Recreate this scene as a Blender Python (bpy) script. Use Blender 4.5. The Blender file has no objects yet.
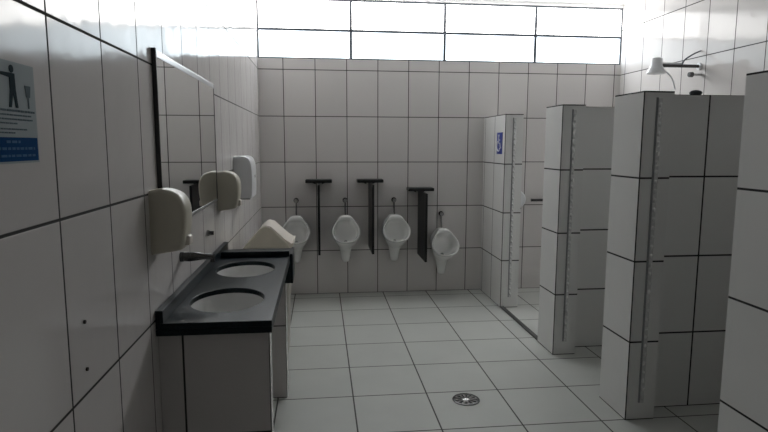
import bpy, bmesh, math, random
from math import pi, sin, cos, radians
from mathutils import Vector, Matrix

random.seed(4)
S = bpy.context.scene
COL = S.collection

# ------------------------------------------------------------------ measured room
XL, XR, D = -0.587, 3.1225, 5.679        # left wall, right wall, urinal wall
YB = -4.2                                # wall behind the camera
TW, TH = 0.3095, 0.45                    # wall tile
FT = 0.4522                              # floor tile
SILL, TOPW, CEIL = 2.355, 2.925, 2.96    # window strip, ceiling
XC = 1.675                               # plane of the stall pillars' open ends

# ------------------------------------------------------------------ materials
def newmat(name):
    m = bpy.data.materials.new(name); m.use_nodes = True
    nt = m.node_tree
    return m, nt, nt.nodes['Principled BSDF']

def math_node(nt, op, a, b=None, c=None):
    n = nt.nodes.new('ShaderNodeMath'); n.operation = op
    for i, v in enumerate((a, b, c)):
        if v is None: continue
        if isinstance(v, (int, float)): n.inputs[i].default_value = v
        else: nt.links.new(v, n.inputs[i])
    return n.outputs[0]

def tile_mat(name, tile, grout, tw, th, g, rough=0.1, vary=0.05, tilt=0.006, wave=0.0015, spec=0.5, speckle=0.03):
    """ceramic tile: the UV map counts tiles, so grout falls on whole numbers"""
    m, nt, p = newmat(name)
    L = nt.links.new
    uv = nt.nodes.new('ShaderNodeUVMap'); uv.uv_map = 'UVMap'
    sep = nt.nodes.new('ShaderNodeSeparateXYZ'); L(uv.outputs[0], sep.inputs[0])
    du = math_node(nt, 'MULTIPLY', math_node(nt, 'PINGPONG', sep.outputs[0], 0.5), tw)
    dv = math_node(nt, 'MULTIPLY', math_node(nt, 'PINGPONG', sep.outputs[1], 0.5), th)
    d = math_node(nt, 'MINIMUM', du, dv)
    mr = nt.nodes.new('ShaderNodeMapRange')
    mr.inputs['From Min'].default_value = g/2 - 0.0006; mr.inputs['From Max'].default_value = g/2 + 0.0008
    L(d, mr.inputs['Value'])
    mask = mr.outputs[0]                                    # 1 on the tile, 0 in the joint
    cell = nt.nodes.new('ShaderNodeCombineXYZ')
    L(math_node(nt, 'FLOOR', sep.outputs[0]), cell.inputs[0]); L(math_node(nt, 'FLOOR', sep.outputs[1]), cell.inputs[1])
    wn = nt.nodes.new('ShaderNodeTexWhiteNoise'); wn.noise_dimensions = '3D'
    geo = nt.nodes.new('ShaderNodeNewGeometry')
    L(cell.outputs[0], wn.inputs['Vector'])
    tc = nt.nodes.new('ShaderNodeTexCoord')
    ns = nt.nodes.new('ShaderNodeTexNoise'); ns.inputs['Scale'].default_value = 3.5; ns.inputs['Detail'].default_value = 5
    L(tc.outputs['Object'], ns.inputs['Vector'])
    val = math_node(nt, 'ADD', math_node(nt, 'MULTIPLY', math_node(nt, 'SUBTRACT', wn.outputs[0], 0.5), vary),
                    math_node(nt, 'MULTIPLY', math_node(nt, 'SUBTRACT', ns.outputs[0], 0.5), speckle))
    val = math_node(nt, 'ADD', val, 1.0)
    hsv = nt.nodes.new('ShaderNodeHueSaturation'); hsv.inputs['Color'].default_value = (*tile, 1)
    L(val, hsv.inputs['Value'])
    mix = nt.nodes.new('ShaderNodeMix'); mix.data_type = 'RGBA'
    mix.inputs['A'].default_value = (*grout, 1)
    L(mask, mix.inputs['Factor']); L(hsv.outputs[0], mix.inputs['B'])
    L(mix.outputs['Result'], p.inputs['Base Color'])
    rr = nt.nodes.new('ShaderNodeMapRange')
    rr.inputs['To Min'].default_value = 0.85; rr.inputs['To Max'].default_value = rough
    L(mask, rr.inputs['Value']); L(rr.outputs[0], p.inputs['Roughness'])
    p.inputs['Specular IOR Level'].default_value = spec
    # every tile set a hair out of true, and a slight wave in the glaze
    vm = nt.nodes.new('ShaderNodeVectorMath'); vm.operation = 'SUBTRACT'
    L(wn.outputs['Color'], vm.inputs[0]); vm.inputs[1].default_value = (.5, .5, .5)
    sc = nt.nodes.new('ShaderNodeVectorMath'); sc.operation = 'SCALE'; sc.inputs['Scale'].default_value = tilt
    L(vm.outputs[0], sc.inputs[0])
    ad = nt.nodes.new('ShaderNodeVectorMath'); ad.operation = 'ADD'
    L(geo.outputs['Normal'], ad.inputs[0]); L(sc.outputs[0], ad.inputs[1])
    nn = nt.nodes.new('ShaderNodeVectorMath'); nn.operation = 'NORMALIZE'; L(ad.outputs[0], nn.inputs[0])
    b1 = nt.nodes.new('ShaderNodeBump'); b1.inputs['Distance'].default_value = wave; b1.inputs['Strength'].default_value = 1
    ns2 = nt.nodes.new('ShaderNodeTexNoise'); ns2.inputs['Scale'].default_value = 7; ns2.inputs['Detail'].default_value = 2
    L(tc.outputs['Object'], ns2.inputs['Vector']); L(ns2.outputs[0], b1.inputs['Height']); L(nn.outputs[0], b1.inputs['Normal'])
    b2 = nt.nodes.new('ShaderNodeBump'); b2.inputs['Distance'].default_value = 0.0015; b2.inputs['Strength'].default_value = 0.5
    L(mask, b2.inputs['Height']); L(b1.outputs[0], b2.inputs['Normal']); L(b2.outputs[0], p.inputs['Normal'])
    return m

def simple(name, col, rough=0.4, metal=0.0, spec=0.5, vary=0.06, scale=9.0, bump=0.0):
    m, nt, p = newmat(name)
    L = nt.links.new
    tc = nt.nodes.new('ShaderNodeTexCoord')
    ns = nt.nodes.new('ShaderNodeTexNoise'); ns.inputs['Scale'].default_value = scale; ns.inputs['Detail'].default_value = 4
    L(tc.outputs['Object'], ns.inputs['Vector'])
    v = math_node(nt, 'ADD', math_node(nt, 'MULTIPLY', math_node(nt, 'SUBTRACT', ns.outputs[0], 0.5), vary*2), 1.0)
    h = nt.nodes.new('ShaderNodeHueSaturation'); h.inputs['Color'].default_value = (*col, 1)
    L(v, h.inputs['Value']); L(h.outputs[0], p.inputs['Base Color'])
    p.inputs['Roughness'].default_value = rough; p.inputs['Metallic'].default_value = metal
    p.inputs['Specular IOR Level'].default_value = spec
    if bump:
        b = nt.nodes.new('ShaderNodeBump'); b.inputs['Distance'].default_value = bump
        L(ns.outputs[0], b.inputs['Height']); L(b.outputs[0], p.inputs['Normal'])
    return m

def granite_mat():
    m, nt, p = newmat('black_granite')
    L = nt.links.new
    tc = nt.nodes.new('ShaderNodeTexCoord')
    vo = nt.nodes.new('ShaderNodeTexVoronoi'); vo.inputs['Scale'].default_value = 220
    L(tc.outputs['Object'], vo.inputs['Vector'])
    cr = nt.nodes.new('ShaderNodeValToRGB')
    cr.color_ramp.elements[0].position = 0.0; cr.color_ramp.elements[0].color = (.004, .008, .010, 1)
    cr.color_ramp.elements[1].position = 1.0; cr.color_ramp.elements[1].color = (.010, .020, .026, 1)
    sp = nt.nodes.new('ShaderNodeSeparateColor'); L(vo.outputs['Color'], sp.inputs[0]); L(sp.outputs[0], cr.inputs[0])
    L(cr.outputs[0], p.inputs['Base Color'])
    p.inputs['Roughness'].default_value = 0.3; p.inputs['Specular IOR Level'].default_value = .2
    return m

def window_mat(name, col, k):
    m, nt, p = newmat(name)
    p.inputs['Base Color'].default_value = (.8, .82, .84, 1)
    p.inputs['Roughness'].default_value = 0.25
    p.inputs['Emission Color'].default_value = (*col, 1)
    p.inputs['Emission Strength'].default_value = WIN*k
    return m

WIN = 6.0
M = {}
M['wall'] = tile_mat('white_wall_tile', (.665, .638, .628), (.045, .043, .041), TW, TH, 0.0072, rough=0.11, spec=.26, wave=.0024)
M['stall'] = tile_mat('white_stall_tile', (.72, .72, .71), (.018, .018, .018), TW, TH, 0.0095, rough=0.14, spec=.35)
M['floor'] = tile_mat('grey_floor_tile', (.575, .59, .565), (.085, .085, .08), FT, FT, 0.0085, rough=0.3, vary=0.05, wave=0.001, speckle=.16)
M['plaster'] = simple('white_plaster', (.84, .84, .83), .9)
M['granite'] = granite_mat()
M['glass'] = window_mat('daylit_glass_bright', (1, .995, .98), 1.3)
M['glass_low'] = window_mat('daylit_glass_low', (.82, .93, 1), .5)
M['frame'] = simple('grey_window_metal', (.10, .11, .13), .45, .3)
M['alu'] = simple('brushed_aluminium', (.55, .56, .57), .3, .9)
M['dark_metal'] = simple('dark_chrome', (.10, .10, .10), .25, .8)
M['chrome'] = simple('dull_chrome', (.42, .42, .42), .22, 1)
M['mirror'] = simple('mirror_silver', (.86, .87, .86), .0, 1, vary=0)
M['mframe_dark'] = simple('mirror_edge_metal', (.05, .05, .05), .4, .6)
M['ceramic'] = simple('white_ceramic', (.88, .88, .87), .12, vary=.02)
M['cream'] = simple('cream_plastic', (.64, .60, .50), .35, vary=.03)
M['cream_lid'] = simple('pale_cream_plastic', (.76, .70, .63), .35, vary=.03)
M['bin'] = simple('dull_cream_plastic', (.42, .40, .36), .4, vary=.03)
M['whiteplastic'] = simple('white_plastic', (.74, .75, .77), .28, vary=.02)
M['blackstone'] = simple('black_slate_panel', (.009, .0095, .010), .4, spec=.3, vary=.2, scale=40)
M['sheet'] = simple('pale_blue_sheet', (.36, .41, .43), .7, spec=.12, vary=.03)
M['blue'] = simple('blue_print', (.006, .062, .19), .85, spec=.05, vary=.05)
M['ink'] = simple('dark_teal_ink', (.02, .04, .05), .8, spec=.05, vary=.05)
M['paleink'] = simple('grey_ink', (.13, .17, .19), .8, spec=.05, vary=.05)
M['whiteink'] = simple('pale_blue_print', (.07, .17, .32), .85, spec=.05, vary=.05)
M['signblue'] = simple('sign_blue', (.02, .04, .28), .4, vary=.05)
M['signwhite'] = simple('sign_white', (.75, .76, .8), .4, vary=.02)
M['strip'] = simple('pale_zinc_strip', (.72, .72, .72), .25, .25)
M['gapshade'] = simple('grey_gap_shade', (.22, .225, .23), .7)  # shade of the gap beside the hinge strip, put into the colour
M['sill'] = simple('dark_threshold_stone', (.06, .06, .058), .5)
M['soap'] = simple('dark_soap', (.045, .05, .055), .6, bump=.004, scale=40)
M['plug'] = simple('brown_plug', (.06, .05, .045), .7)

# ------------------------------------------------------------------ builders
class MB:
    def __init__(self):
        self.bm = bmesh.new(); self.uv = self.bm.loops.layers.uv.new('UVMap')
    def box(self, a, b, only=None):
        (x0, y0, z0), (x1, y1, z1) = a, b
        v = [self.bm.verts.new(c) for c in ((x0,y0,z0),(x1,y0,z0),(x1,y1,z0),(x0,y1,z0),(x0,y0,z1),(x1,y0,z1),(x1,y1,z1),(x0,y1,z1))]
        for f in ((0,3,2,1),(4,5,6,7),(0,1,5,4),(1,2,6,5),(2,3,7,6),(3,0,4,7)):
            self.bm.faces.new([v[i] for i in f])
        return self
    def tube(self, pts, rad, n=14, caps=True):
        pts = [Vector(p) for p in pts]
        if isinstance(rad, (int, float)): rad = [rad]*len(pts)
        rings = []; up = None
        for i, p in enumerate(pts):
            t = (pts[min(i+1, len(pts)-1)] - pts[max(i-1, 0)])
            if t.length < 1e-9: t = pts[i]-pts[i-1] if i else pts[i+1]-pts[i]
            t.normalize()
            if up is None:
                up = Vector((0,0,1)) if abs(t.z) < .9 else Vector((1,0,0))
            a = t.cross(up).normalized(); b = a.cross(t).normalized(); up = b
            rings.append([p + a*rad[i]*cos(2*pi*k/n) + b*rad[i]*sin(2*pi*k/n) for k in range(n)])
        self.loft(rings, caps, caps)
        return self
    def loft(self, rings, cap0=True, cap1=True, closed=True):
        vs = [[self.bm.verts.new(c) for c in r] for r in rings]
        n = len(vs[0])
        for i in range(len(vs)-1):
            for k in range(n if closed else n-1):
                self.bm.faces.new((vs[i][k], vs[i][(k+1) % n], vs[i+1][(k+1) % n], vs[i+1][k]))
        if cap0: self.bm.faces.new(vs[0][::-1])
        if cap1: self.bm.faces.new(vs[-1])
        return self
    def prism(self, outline, axis, a, b):
        """outline: 2-D points in the two axes other than `axis`, kept in x,y,z order"""
        def p(q, t):
            q = list(q); q.insert('xyz'.index(axis), t); return q
        self.loft([[p(q, a) for q in outline], [p(q, b) for q in outline]])
        return self
    def sphere(self, c, r, scale=(1,1,1), u=16, v=10):
        m = Matrix.Translation(c) @ Matrix.Diagonal((*[r*s for s in scale], 1))
        bmesh.ops.create_uvsphere(self.bm, u_segments=u, v_segments=v, radius=1, matrix=m)
        return self
    def cyl(self, c, r, depth, axis='z', n=24, r2=None):
        R = {'z': Matrix(), 'x': Matrix.Rotation(pi/2, 4, 'Y'), 'y': Matrix.Rotation(-pi/2, 4, 'X')}[axis]
        bmesh.ops.create_cone(self.bm, cap_ends=True, segments=n, radius1=r, radius2=r if r2 is None else r2, depth=depth,
                              matrix=Matrix.Translation(c) @ R)
        return self
    def build(self, name, mat, parent=None, smooth=False, bevel=0, sub=0, grid=None, loc=(0,0,0), angle=40):
        bm = self.bm
        bmesh.ops.recalc_face_normals(bm, faces=bm.faces)
        if grid:                                   # tile counting in the room's own axes
            x0, y0, fx, fy = grid
            for f in bm.faces:
                n = f.normal
                for l in f.loops:
                    c = l.vert.co
                    if abs(n.z) > .7: l[self.uv].uv = ((c.x-fx)/FT, (c.y-fy)/FT) if grid[2] is not None else ((c.x-x0)/TW, (c.y-y0)/TW)
                    elif abs(n.x) > .7: l[self.uv].uv = ((c.y-y0)/TW, c.z/TH)
                    else: l[self.uv].uv = ((c.x-x0)/TW, c.z/TH)
        me = bpy.data.meshes.new(name)
        if smooth:
            for f in bm.faces: f.smooth = True
            for e in bm.edges:
                if len(e.link_faces) == 2 and e.calc_face_angle(0) > radians(angle): e.smooth = False
        bm.to_mesh(me); bm.free()
        o = bpy.data.objects.new(name, me); COL.objects.link(o); o.location = loc
        me.materials.append(M[mat] if isinstance(mat, str) else mat)
        if parent: o.parent = parent
        if bevel:
            b = o.modifiers.new('Bevel', 'BEVEL'); b.width = bevel; b.segments = 3; b.limit_method = 'ANGLE'; b.angle_limit = radians(35)
        if sub:
            s = o.modifiers.new('Subdivision', 'SUBSURF'); s.levels = sub; s.render_levels = sub
        return o

def thing(name, label, cat, loc=(0,0,0), group=None):
    o = bpy.data.objects.new(name, None); COL.objects.link(o); o.location = loc; o.empty_display_size = .1
    return tag(o, label, cat, group)
def tag(o, label, cat, group=None):
    o['label'] = label; o['category'] = cat
    if group: o['group'] = group
    return o
def struct(o, label=None):
    o['kind'] = 'structure'
    if label: o['label'] = label
    return o
def copy_tree(o, parent=None):
    c = o.copy(); COL.objects.link(c)
    if parent: c.parent = parent
    for ch in list(o.children): copy_tree(ch, c)
    return c

def curve(pts, n=10):
    """Catmull-Rom through pts"""
    P = [Vector(p) for p in pts]; P = [P[0]*2-P[1]] + P + [P[-1]*2-P[-2]]
    out = []
    for i in range(1, len(P)-2):
        for k in range(n):
            t = k/n; a, b, c, d = P[i-1:i+3]
            out.append(.5*((2*b)+(c-a)*t+(2*a-5*b+4*c-d)*t*t+(3*b-a-3*c+d)*t**3))
    out.append(P[-2]); return out

# ------------------------------------------------------------------ the room
GB = (-0.348, 1.335, None, None)
struct(MB().box((XL-.15, YB-.15, -.12), (XR+.15, D+.15, 0)).build('floor', 'floor', grid=(0, 0, .18382, 5.06543)), 'grey square tiled floor')
struct(MB().box((XL-.15, YB-.15, CEIL), (XR+.15, D+.15, CEIL+.12)).build('ceiling', 'plaster'), 'white ceiling')
struct(MB().box((XL, D, 0), (XR, D+.15, SILL)).build('wall_back', 'wall', grid=GB), 'white tiled wall behind the urinals')
struct(MB().box((XL-.15, YB, 0), (XL, D+.15, CEIL)).build('wall_left', 'wall', grid=(-.348, 1.335, None, None)), 'white tiled wall on the left')
struct(MB().box((XR, YB, 0), (XR+.15, D+.15, CEIL)).build('wall_right', 'wall', grid=(-.348, 4.045, None, None)), 'white tiled wall behind the stalls')
struct(MB().box((XL-.15, YB-.15, 0), (XR+.15, YB, CEIL)).build('wall_front', 'wall', grid=GB))
struct(MB().box((XL, D, TOPW), (XR, D+.15, CEIL)).build('trim_2', 'plaster'), 'white lintel over the windows')
# four high windows side by side, each with a rail across and two panes
bx = [XL, 0.315, 1.254, 2.197, XR]
RAIL = 2.632
for i in range(4):
    a, b = bx[i], bx[i+1]; t = .013; y0, y1 = D+.012, D+.045
    f = MB()
    f.box((a, y0, SILL), (a+t, y1, TOPW)).box((b-t, y0, SILL), (b, y1, TOPW))
    f.box((a+t, y0, SILL), (b-t, y1, SILL+.014)).box((a+t, y0, TOPW-.018), (b-t, y1, TOPW))
    w = f.build('window_%d' % (i+1), 'frame')
    struct(w, 'high window bay in a thin grey metal frame')
    MB().box((a+t, y0+.002, RAIL-.012), (b-t, y1-.002, RAIL+.012)).build('rail', 'frame', w)
    MB().box((a+t, y0+.012, SILL+.014), (b-t, y0+.018, RAIL-.012)).build('pane', 'glass_low', w)
    MB().box((a+t, y0+.012, RAIL+.012), (b-t, y0+.018, TOPW-.018)).build('pane', 'glass', w)

# dark threshold of the far stall
struct(MB().box((XC, 4.072, 0), (XC+.035, 4.998, .014)).build('trim_1', 'sill', bevel=.003), 'dark threshold strip of the far stall')

# ------------------------------------------------------------------ shower stall dividers
def divider(y0, y1, p0, p1, label, strip=True):
    """pillar y0..y1 at the open end, thinner panel p0..p1 back to the wall"""
    r = thing('stall_divider', label, 'partition', (XC, y0, 0), 'tiled stall dividers')
    inv = (-XC, -y0, 0)
    pw = .168
    g = (XC, y0, None, None)
    o = MB().box((XC, y0, 0), (XC+pw, y1, 1.803)).build('pillar', 'stall', r, grid=g, loc=inv)
    if p0 is not None:
        MB().box((XC+pw, p0, 0), (XR-.0015, p1, 1.798)).build('panel', 'stall', r, grid=(2.137, p0, None, None), loc=inv)
    if strip:
        s = MB()
        xs = XC+.079
        s.box((xs, y0-.007, .10), (xs+.020, y0, 1.765))
        z = .13
        while z < 1.75:
            s.sphere((xs+.010, y0-.008, z), .0095, (1, 1, 1.4), 14, 10); z += .05
        s.build('hinge_strip', 'strip', r, smooth=True, loc=inv)
        MB().box((xs-.010, y0-.004, .10), (xs, y0, 1.77)).build('gap_shade', 'gapshade', r, loc=inv)  # thin grey strip painted as the shadow gap left of the hinge strip
    return r
divider(5.0, D-.0015, None, None, 'deep white tiled pillar against the urinal wall bearing a small blue sign')
divider(3.787, 4.075, 3.922, 4.02, 'white tiled stall divider standing between the far stall and the shower stall')
divider(2.797, 3.09, 2.925, 3.03, 'white tiled stall divider topped by a dark lump, below the shower head')
divider(1.80, 2.092, 1.93, 2.03, 'white tiled stall divider nearest the camera, cut off by the right edge', True)

# blue access sign on the far pillar
r = thing('access_sign', 'small blue sign with a white wheelchair symbol on the far stall pillar', 'sign', (XC-.003, 5.145, 1.54))
MB().box((-.003, -.075, -.10), (.003, .075, .10)).build('plate', 'signblue', r, bevel=.001)
s = MB()
# seen from the room (looking +X) left is +Y
def P2(u, v): return (-.0045, -u, v)
s.cyl(P2(-.012, .070), .012, .003, 'x', 16)
s.tube([P2(-.012, .055), P2(-.008, .0), P2(.026, .0), P2(.042, -.045), P2(.056, -.042)], .006, 8)
s.tube([P2(-.010, .030), P2(.022, .030)], .005, 8)
s.tube([P2(-.018 + .045*cos(radians(a)), -.028 + .045*sin(radians(a))) for a in range(95, 345, 10)], .006, 8)
s.build('symbol', 'signwhite', r)

# ------------------------------------------------------------------ urinals
def outline(half, n):
    pts = curve([(x, t, 0) for x, t in half], 12)
    L = [0]
    for a, b in zip(pts, pts[1:]): L.append(L[-1] + (b-a).length)
    out = []
    for k in range(n+1):
        q = L[-1]*k/n
        i = max(j for j in range(len(L)) if L[j] <= q+1e-9); i = min(i, len(pts)-2)
        f = (q-L[i])/max(1e-9, L[i+1]-L[i])
        p = pts[i].lerp(pts[i+1], f); out.append((max(0, p.x), p.y))
    return out + [(-x, t) for x, t in out[-2:0:-1]]
NH = 18
OUT = outline([(0,0),(.036,0),(.050,.03),(.089,.21),(.128,.40),(.144,.56),(.140,.71),(.114,.87),(.066,.968),(0,1)], NH)
INN = outline([(0,.18),(.042,.18),(.064,.20),(.091,.31),(.114,.44),(.122,.57),(.117,.71),(.092,.84),(.050,.915),(0,.935)], NH)
def rimpt(x, t, push=0.0, sc=1.0):
    ct = .58
    t = ct + (t-ct)*sc; x = x*sc
    y = -.115 - .20*t; z = .470 - .260*t
    return Vector((x, y + push*.94, z - push*.30))
def make_urinal():
    r = thing('urinal', '', 'urinal', (0, D, .362), 'wall urinals')
    n = len(OUT)
    stem = lambda z, rx, ry, cy: [Vector((rx*sin(2*pi*k/n), cy + ry*cos(2*pi*k/n), z)) for k in range(n)]
    rim = [rimpt(x, t) for x, t in OUT]
    s1, s0 = stem(.11, .055, .064, -.060), stem(-.03, .040, .054, -.050)
    rings = []
    # drain floor outwards to the lip
    deep = lambda t, f: f*(.075+.20*t)            # how far back the bowl's wall may go
    for f, sc in ((.98, .10), (.98, .45), (.95, .78), (.72, .92), (.35, .97), (.06, .99)):
        rings.append([rimpt(x, t, deep(.58+(t-.58)*sc, f), sc) for x, t in INN])
    for f, ps in ((.12, -.016), (.5, -.030), (.88, -.016)):
        rings.append([rimpt(xi+(xo-xi)*f, ti+(to-ti)*f, ps, 1) for (xi, ti), (xo, to) in zip(INN, OUT)])
    rings.append([rimpt(x, t, .004, 1.0) for x, t in OUT])
    body = [rimpt(x, t, .022, .985) for x, t in OUT]
    rings.append(body)
    back = []
    for (x, t), q in zip(OUT, body):
        w = max(0, 1-max(0, t-.12)/.6); w = w*w*(3-2*w)
        back.append(Vector((q.x, q.y+(.004-q.y)*w, q.z)))
    rings.append([a.lerp(b, .9) for a, b in zip(body, back)]); rings.append(back); body = back
    for f, bul in ((.25, .012), (.5, .016), (.75, .008)):
        ring = []
        for a, b in zip(body, s1):
            p = a.lerp(b, f); c = Vector((0, -.11, p.z)); d = p-c; d.z = 0
            if d.length > 1e-6: p = p + d.normalized()*bul*.6
            p.y = min(p.y, .001)
            ring.append(p)
        rings.append(ring)
    rings.append(s1); rings.append(stem(.05, .048, .060, -.056)); rings.append(s0)
    for ring in rings:
        for q in ring: q.y = min(q.y, .004)
    MB().loft(rings).build('bowl', 'ceramic', r, smooth=True, sub=1, angle=180)
    c = rimpt(0, .84, .205)
    MB().cyl(c, .018, .006, 'y', 18).build('drain_strainer', 'chrome', r)
    # flush valve with its down pipe
    v = MB().tube(curve([(0, -.05, .452), (0, -.04, .49), (0, -.022, .56), (0, -.022, .60)], 4), .008, 10)
    v = v.build('flush_pipe', 'chrome', r, smooth=True)
    h = MB().cyl((0, -.012, .605), .026, .02, 'y', 20).cyl((0, -.032, .605), .017, .028, 'y', 20)
    h = h.build('flush_valve', 'dark_metal', r, smooth=True)
    MB().cyl((0, -.056, .605), .020, .016, 'y', 20).build('push_button', 'chrome', h, smooth=True)
    return r
u = make_urinal()
ulabs = [(-.243, 0, 'white wall urinal half hidden by the bin, left of the first black screen'),
         (.247, 0, 'white wall urinal between the first and second black screens'),
         (.745, 0, 'white wall urinal between the second and third black screens'),
         (1.238, -.148, 'white wall urinal mounted lower than the others, right of the last screen')]
for i, (x, dz, lab) in enumerate(ulabs):
    o = u if i == 0 else copy_tree(u)
    o.location = (x, D, .362+dz); o['label'] = lab

def make_screen():
    r = thing('urinal_screen', '', 'screen', (0, D, 0), 'black screens between the urinals')
    MB().box((-.011, -.43, .485), (.011, 0, 1.15)).build('panel', 'blackstone', r, bevel=.003)
    sh = MB().prism([(-.130, -.15), (.130, -.15), (.130, 0), (-.130, 0)], 'z', 1.150, 1.182).build('shelf', 'blackstone', r, bevel=.006)
    for s in (-1, 1):
        MB().prism([(s*.03, 1.15), (s*.085, 1.15), (s*.03, 1.128)], 'y', -.012, 0).build('bracket', 'blackstone', r)
    return r
s0 = make_screen()
for i, (x, dz, lab) in enumerate(((-.016, 0, 'black T-shaped screen panel with shelf, left of three on the urinal wall'),
                                  (.494, 0, 'black T-shaped screen panel with shelf, in the middle of three urinal screens'),
                                  (1.006, -.088, 'black T-shaped screen panel hung lower, beside the low urinal'))):
    o = s0 if i == 0 else copy_tree(s0)
    o.location = (x, D, dz); o['label'] = lab

# ------------------------------------------------------------------ washbasin counter
ZT = .89; XW = XL+.0015
r = thing('washbasin_counter', 'black granite counter on white tiled piers along the left wall', 'counter', (XL, 2.0, 0))
inv = (-XL, -2.0, 0)
holes = [(-.383, 2.305, .146, .182), (-.385, 2.885, .146, .186)]
bm = bmesh.new()
def ring_edges(pts):
    v = [bm.verts.new((x, y, ZT)) for x, y in pts]
    return [bm.edges.new((v[i], v[(i+1) % len(v)])) for i in range(len(v))]
E_ = ring_edges([(XW, 2.0), (-.180, 2.0), (-.180, 3.44), (XW, 3.44)])
for cx, cy, a, b in holes:
    E_ += ring_edges([(cx+a*cos(2*pi*k/56), cy+b*sin(2*pi*k/56)) for k in range(56)])
bmesh.ops.triangle_fill(bm, use_beauty=True, use_dissolve=False, edges=E_)
res = bmesh.ops.extrude_face_region(bm, geom=bm.faces[:])
bmesh.ops.translate(bm, vec=(0, 0, -.022), verts=[v for v in res['geom'] if isinstance(v, bmesh.types.BMVert)])
t = MB(); t.bm.free(); t.bm = bm; t.uv = bm.loops.layers.uv.new('UVMap')
t.build('worktop', 'granite', r, loc=inv, bevel=.003)
MB().box((XW, 2.0, ZT), (XL+.028, 3.44, ZT+.047)).build('backsplash', 'granite', r, loc=inv, bevel=.003)
MB().box((XL+.028, 3.19, ZT), (-.180, 3.215, ZT+.03)).build('upstand', 'granite', r, loc=inv, bevel=.003)
MB().box((XW, 2.0, ZT-.046), (-.180, 2.022, ZT-.022)).build('front_apron', 'granite', r, loc=inv, bevel=.002)
MB().box((-.202, 2.022, ZT-.046), (-.180, 3.44, ZT-.022)).build('side_apron', 'granite', r, loc=inv, bevel=.002)
e = MB().box((-.180, 3.215, .725), (-.163, 3.44, ZT+.008)).box((-.26, 3.215, .725), (-.180, 3.284, ZT-.046))
e.build('end_apron', 'granite', r, loc=inv, bevel=.003)
for (xr, ya, yb) in ((-.192, 2.03, 2.113), (-.213, 3.285, 3.42)):
    MB().box((XW, ya, 0), (xr, yb, ZT-.046 if ya < 3 else ZT-.046)).build('pier', 'wall', r, grid=(xr, ya, None, None), loc=inv)

def make_basin():
    w = thing('washbasin', '', 'washbasin', (0, 0, .7345), 'oval washbasins in the counter')
    n = 40
    def el(a, b, z): return [(a*cos(2*pi*k/n), b*sin(2*pi*k/n), z) for k in range(n)]
    z0 = -.72
    prof = [(.157, .190, .853), (.157, .190, .846), (.150, .184, .80), (.115, .15, .745), (.05, .06, .722), (.026, .026, .720),
            (.026, .026, .726), (.05, .06, .729), (.108, .143, .752), (.140, .177, .805), (.147, .183, .848), (.149, .1855, .853)]
    # from outside underneath to the inside, closed by the lip
    rings = [el(a, b, z+z0) for a, b, z in prof[5::-1]]
    rings += [el(a, b, z+z0) for a, b, z in prof[:5:-1]]
    MB().loft(rings).build('bowl', 'ceramic', w, smooth=True, angle=60)
    MB().cyl((0, 0, .012), .022, .010, 'z', 20).build('drain', 'chrome', w, smooth=True)
    return w
b0 = make_basin()
for i, (h, lab) in enumerate(zip(holes, ('oval white washbasin at the near end of the black counter', 'oval white washbasin at the far end of the black counter'))):
    o = b0 if i == 0 else copy_tree(b0)
    o.location = (h[0], h[1], .7345); o['label'] = lab

# tap over the near basin, capped outlet over the far one
r = thing('wall_tap', 'dark metal wall tap pointing over the near washbasin', 'tap', (XL, 2.40, 1.052))
MB().cyl((.005, 0, 0), .021, .012, 'x', 24).build('flange', 'dark_metal', r, smooth=True)
MB().tube([(.01, 0, 0), (.035, 0, 0), (.06, 0, .001), (.09, 0, 0), (.138, 0, -.001)], [.019, .0205, .019, .013, .011], 16).build('spout', 'dark_metal', r, smooth=True)
MB().cyl((.130, 0, -.013), .009, .022, 'z', 16).build('outlet', 'dark_metal', r, smooth=True)
r = thing('pipe_outlet', 'short capped water outlet on the wall above the far washbasin', 'pipe', (XL, 2.965, 1.065))
MB().cyl((.005, 0, 0), .016, .010, 'x', 20).build('flange', 'chrome', r, smooth=True)
MB().cyl((.018, 0, 0), .010, .03, 'x', 16).build('cap', 'dark_metal', r, smooth=True)

# ------------------------------------------------------------------ mirror
r = thing('wall_mirror', 'large rectangular mirror in a thin metal frame on the left wall', 'mirror', (XL+.007, 2.112, 1.206))
r.rotation_euler.z = .0062            # hung a little proud at its near edge
my, mz, th = 1.143, .645, .009
MB().box((.001, .012, .012), (th-.002, my-.008, mz-.024)).build('glass', 'mirror', r)
MB().box((-.007, 0, 0), (th, .009, mz+.008)).build('frame_side', 'mframe_dark', r, bevel=.002)
MB().box((0, my-.008, 0), (th, my, mz)).build('frame_side', 'mframe_dark', r, bevel=.002)
MB().box((0, .012, mz-.024), (th, my-.008, mz)).build('frame_top', 'alu', r, bevel=.002)
MB().box((0, .012, 0), (th, my-.008, .012)).build('frame_bottom', 'alu', r, bevel=.002)

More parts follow.
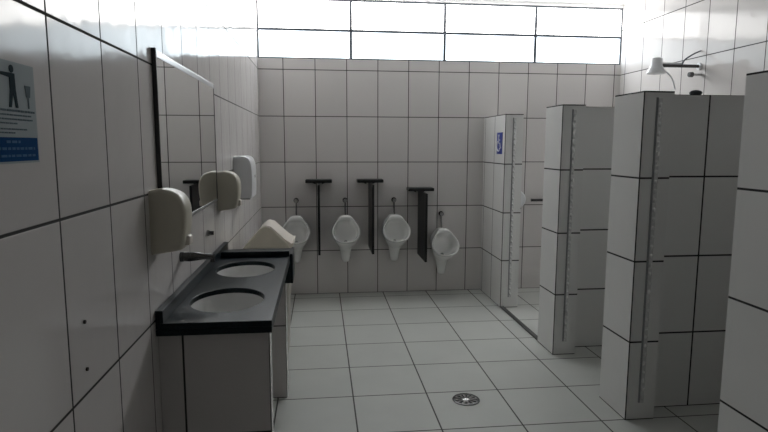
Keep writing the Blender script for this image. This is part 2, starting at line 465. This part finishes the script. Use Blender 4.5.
# ------------------------------------------------------------------ dispensers
def smooth_profile(pts, n=5):
    q = curve([(a, b, 0) for a, b in pts], n); return [(p.x, p.y) for p in q]
def dispenser_shell(prof, w, inset):
    """profile (out, z) swept along Y with rounded ends"""
    mb = MB(); c = Vector((.0, sum(z for _, z in prof)/len(prof)))
    rings = []
    for f, k in ((0, inset), (.03, inset*.55), (.10, inset*.15), (.2, 0), (.5, 0), (.8, 0), (.90, inset*.15), (.97, inset*.55), (1, inset)):
        s = 1-k
        rings.append([((x)*s, w*f, c.y + (z-c.y)*s) for x, z in prof])
    return mb.loft(rings)
SP = smooth_profile([(0, .226), (.046, .230), (.092, .214), (.116, .178), (.121, .128), (.116, .075), (.104, .024), (.085, .012), (.03, .003), (0, 0)])
def make_soap():
    r = thing('soap_dispenser', '', 'dispenser', (XL, 2.0, 1.136), 'cream soap dispensers on the left wall')
    dispenser_shell(SP, .118, .10).build('cover', 'cream', r, smooth=True, angle=60)
    MB().box((-.002, .004, .002), (.006, .114, .224)).build('back_plate', 'cream', r)
    MB().box((.100, .035, .028), (.124, .083, .062)).build('push_button', 'cream_lid', r, bevel=.006, smooth=True)
    return r
d0 = make_soap()
d0['label'] = 'cream plastic soap dispenser on the left wall just below the mirror frame, nearest the camera'
d1 = copy_tree(d0); d1.location = (XL, 3.30, 1.138)
d1['label'] = 'cream plastic soap dispenser on the left wall at the far edge of the mirror'
r = thing('towel_dispenser', 'white paper towel dispenser on the left wall near the corner', 'dispenser', (XL, 3.93, 1.15))
TP = smooth_profile([(0, .290), (.06, .296), (.10, .285), (.122, .24), (.127, .15), (.124, .05), (.118, .006), (.09, .0), (.0, 0)])
dispenser_shell(TP, .25, .05).build('cover', 'whiteplastic', r, smooth=True, angle=60)
MB().box((-.002, .02, .02), (.006, .23, .27)).build('back_plate', 'whiteplastic', r)
MB().box((.03, .05, -.008), (.10, .20, .004)).build('paper_slot', 'mframe_dark', r)
MB().cyl((.1255, .125, .15), .011, .008, 'x', 16).build('lock', 'chrome', r)

# ------------------------------------------------------------------ bin beyond the counter
r = thing('swing_bin', 'cream plastic swing-top bin on the floor behind the counter end', 'bin', (-.38, 4.11, 0))
def rr(hx, hy, z, rad, cx=0, n=6):
    out = []
    for sx, sy, a0 in ((1,1,0), (-1,1,90), (-1,-1,180), (1,-1,270)):
        for k in range(n+1):
            a = radians(a0+90*k/n); out.append((cx+sx*(hx-rad)+rad*cos(a), sy*(hy-rad)+rad*sin(a), z))
    return out
MB().loft([rr(.132, .150, 0, .03), rr(.135, .153, .02, .03), rr(.160, .172, .76, .035), rr(.168, .180, .765, .035), rr(.168, .180, .795, .035)]).build('body', 'bin', r, smooth=True)
gable = smooth_profile([(-.165, .80), (-.10, .868), (-.045, .935), (-.01, .953), (.03, .944), (.08, .895), (.13, .848), (.165, .80)], 4)
l = MB().prism(gable, 'y', -.178, .178).build('lid', 'cream', r, smooth=True, angle=70, bevel=.006)
flapo = [(-.02, .958), (.0, .962), (.035, .953), (.085, .905), (.135, .858), (.176, .832), (.188, .838), (.186, .815), (.165, .795), (.155, .805), (.13, .836), (.08, .887), (.03, .938)]
f = MB().prism([(x, z) for x, z in flapo], 'y', -.165, .165).build('flap', 'cream_lid', l, smooth=True, angle=50, bevel=.004)

# ------------------------------------------------------------------ notice on the left wall
r = thing('notice', 'pale blue notice with a standing figure and blue banner on the left wall', 'sign', (XL, 1.05, 1.483))
MB().box((-.001, 0, 0), (.002, .208, .194)).build('sheet', 'sheet', r)
MB().box((.002, .004, .004), (.0026, .204, .050)).build('banner', 'blue', r)
fg = MB()
def pl(pts): return [(y, z) for y, z in pts]
fx = .122; DZ = -.010
fg.cyl((.0026, fx, .190), .0075, .0012, 'x', 16)
fg.prism([(fx-.009, .182), (fx+.010, .182), (fx+.011, .150), (fx+.016, .117), (fx+.008, .117), (fx+.001, .145), (fx-.008, .117), (fx-.016, .117), (fx-.009, .150)], 'x', .002, .0032)
fg.prism([(fx-.008, .182), (fx-.042, .181), (fx-.042, .176), (fx-.008, .173)], 'x', .002, .0032)
bmesh.ops.translate(fg.bm, vec=(0, 0, DZ), verts=fg.bm.verts[:])
fg.build('pictogram', 'ink', r)
q = MB().prism([(.168, .163), (.190, .163), (.186, .140), (.181, .140), (.181, .118), (.177, .118), (.177, .140), (.172, .140)], 'x', .002, .003)
bmesh.ops.translate(q.bm, vec=(-.0, 0, DZ), verts=q.bm.verts[:])
q.build('pictogram', 'paleink', r)
for z, a, b, h in ((.103, .008, .200, .004), (.094, .02, .185, .0028), (.086, .02, .19, .0028), (.078, .02, .13, .0028), (.067, .02, .165, .0028), (.060, .02, .12, .0028)):
    t = MB(); y = a
    while y < b:
        w = random.uniform(.006, .018); t.box((.002, y, z-h), (.0028, min(y+w, b), z)); y += w+.003
    t.build('text_line', 'paleink' if z < .105 else 'ink', r)
for z, a, b, h in ((.044, .085, .135, .005), (.031, .02, .19, .005), (.017, .02, .19, .0045)):
    t = MB(); y = a
    while y < b:
        w = random.uniform(.008, .02); t.box((.0026, y, z-h), (.0034, min(y+w, b), z)); y += w+.004
    t.build('text_line', 'whiteink', r)

# two old plugs in the tiles under the notice
for i, (y, z, lab) in enumerate(((1.424, 1.083, 'upper of two small dark plugs in the left wall tiles'), (1.421, .962, 'lower of two small dark plugs in the left wall tiles'))):
    o = MB().cyl((0, 0, 0), .0048, .006, 'x', 14).build('wall_plug', 'plug', loc=(XL+.002, y, z), bevel=.001)
    tag(o, lab, 'plug', 'plugs in the left wall')

# ------------------------------------------------------------------ far stall fittings
r = thing('grab_bar', 'dark horizontal grab bar on the back wall of the far stall', 'handrail', (2.18, D, .955))
MB().tube([(0, -.065, 0), (.62, -.065, 0)], .014, 16).build('rail', 'mframe_dark', r, smooth=True)
for x in (.03, .59):
    MB().tube([(x, 0, 0), (x, -.065, 0)], .011, 12).build('bracket', 'mframe_dark', r, smooth=True)
r = thing('paper_holder', 'white rounded paper holder on the far stall wall beside the grab bar', 'dispenser', (2.02, D, .868))
MB().tube([(0, .001, .098), (0, -.02, .098), (0, -.085, .098), (0, -.10, .098)], [.088, .094, .094, .080], 36).build('cover', 'whiteplastic', r, smooth=True, angle=30)
MB().box((-.05, -.08, -.004), (.05, -.02, .006)).build('slot', 'mframe_dark', r)

# ------------------------------------------------------------------ shower
r = thing('electric_shower', 'bell-shaped white electric shower head on an arm from the right wall', 'shower', (XR, 4.43, 2.172))
MB().tube([(0, 0, 0), (-.012, 0, 0)], .03, 20).build('flange', 'whiteplastic', r, smooth=True)
MB().tube([(0, 0, 0), (-.34, 0, 0)], .0135, 14).build('arm', 'dark_metal', r, smooth=True)
hx = -.380
prof = [(.010, .062), (.034, .060), (.043, .052), (.045, .02), (.047, -.005), (.056, -.022), (.068, -.045), (.072, -.062), (.066, -.068), (.010, -.068)]
MB().loft([[(hx+q*cos(2*pi*k/28), q*sin(2*pi*k/28), z) for k in range(28)] for q, z in prof]).build('bell', 'whiteplastic', r, smooth=True, angle=45)
MB().tube(curve([(hx+.068, -.01, -.045), (-.275, -.012, -.07), (-.235, -.012, -.12), (-.215, -.01, -.185)], 8), .0065, 10).build('hose', 'whiteplastic', r, smooth=True)
MB().tube(curve([(-.165, -.012, .01), (-.14, -.012, .05), (-.07, -.012, .095), (-.001, -.005, .125)], 8), .006, 10).build('cable', 'frame', r, smooth=True)
MB().tube([(hx+.045, -.012, .018), (-.17, -.014, .018)], .006, 10).build('cable', 'whiteplastic', r, smooth=True)
r = thing('shower_valve', 'small round shower tap on the right wall below the shower arm', 'tap', (XR, 4.40, 2.10))
MB().tube([(0, 0, 0), (-.085, 0, 0)], .010, 14).build('stem', 'chrome', r, smooth=True)
MB().tube([(-.08, 0, 0), (-.11, 0, 0)], [.022, .02], 16).build('knob', 'dark_metal', r, smooth=True)

o = MB().sphere((0, 0, .016), .036, (1, .7, .46), 20, 12).build('soap_bar', 'soap', loc=(2.085, 2.975, 1.7965), smooth=True)
tag(o, 'small dark lump of soap lying on top of the stall divider', 'soap')

# ------------------------------------------------------------------ floor drain
r = thing('floor_drain', 'round metal drain grate set in the floor tiles', 'drain', (.857, 3.14, 0))
MB().loft([[(q*cos(2*pi*k/40), q*sin(2*pi*k/40), z) for k in range(40)] for q, z in ((.066, 0), (.082, 0), (.082, .003), (.078, .006), (.066, .006))] , False, False).build('ring', 'dark_metal', r, smooth=True)
MB().cyl((0, 0, .0012), .066, .002, 'z', 32).build('well', 'mframe_dark', r)
g = MB()
for k in range(12):
    a = 2*pi*k/12; c, s_ = cos(a), sin(a)
    pts = [(.022, -.0045), (.068, -.0085), (.068, .0085), (.022, .0045)]
    g.loft([[(x*c-y*s_, x*s_+y*c, z) for x, y in pts] for z in (.002, .0062)])
g.build('grate', 'chrome', r)
MB().cyl((0, 0, .0055), .027, .007, 'z', 28, r2=.018).build('boss', 'chrome', r, smooth=True)

# ------------------------------------------------------------------ light, sky, camera
w = bpy.data.worlds.new('World'); S.world = w; w.use_nodes = True
w.node_tree.nodes['Background'].inputs[0].default_value = (.85, .92, 1, 1)
w.node_tree.nodes['Background'].inputs[1].default_value = 1.0

cam = bpy.data.cameras.new('Camera'); co = bpy.data.objects.new('Camera', cam); COL.objects.link(co)
cam.sensor_width = 36; cam.lens = 561.489*36/768; cam.clip_start = .02
yaw, pit, rol = .11315, .12558, .00259
co.matrix_world = Matrix.Translation((0, 0, 1.52)) @ Matrix.Rotation(-yaw, 4, 'Z') @ Matrix.Rotation(pi/2-pit, 4, 'X') @ Matrix.Rotation(rol, 4, 'Z')
S.camera = co
S.view_settings.view_transform = 'Standard'; S.view_settings.look = 'None'
S.view_settings.gamma = 1; S.view_settings.use_curve_mapping = False
S.view_settings.exposure = 0.46
S.cycles.max_bounces = 16; S.cycles.diffuse_bounces = 10; S.cycles.glossy_bounces = 6
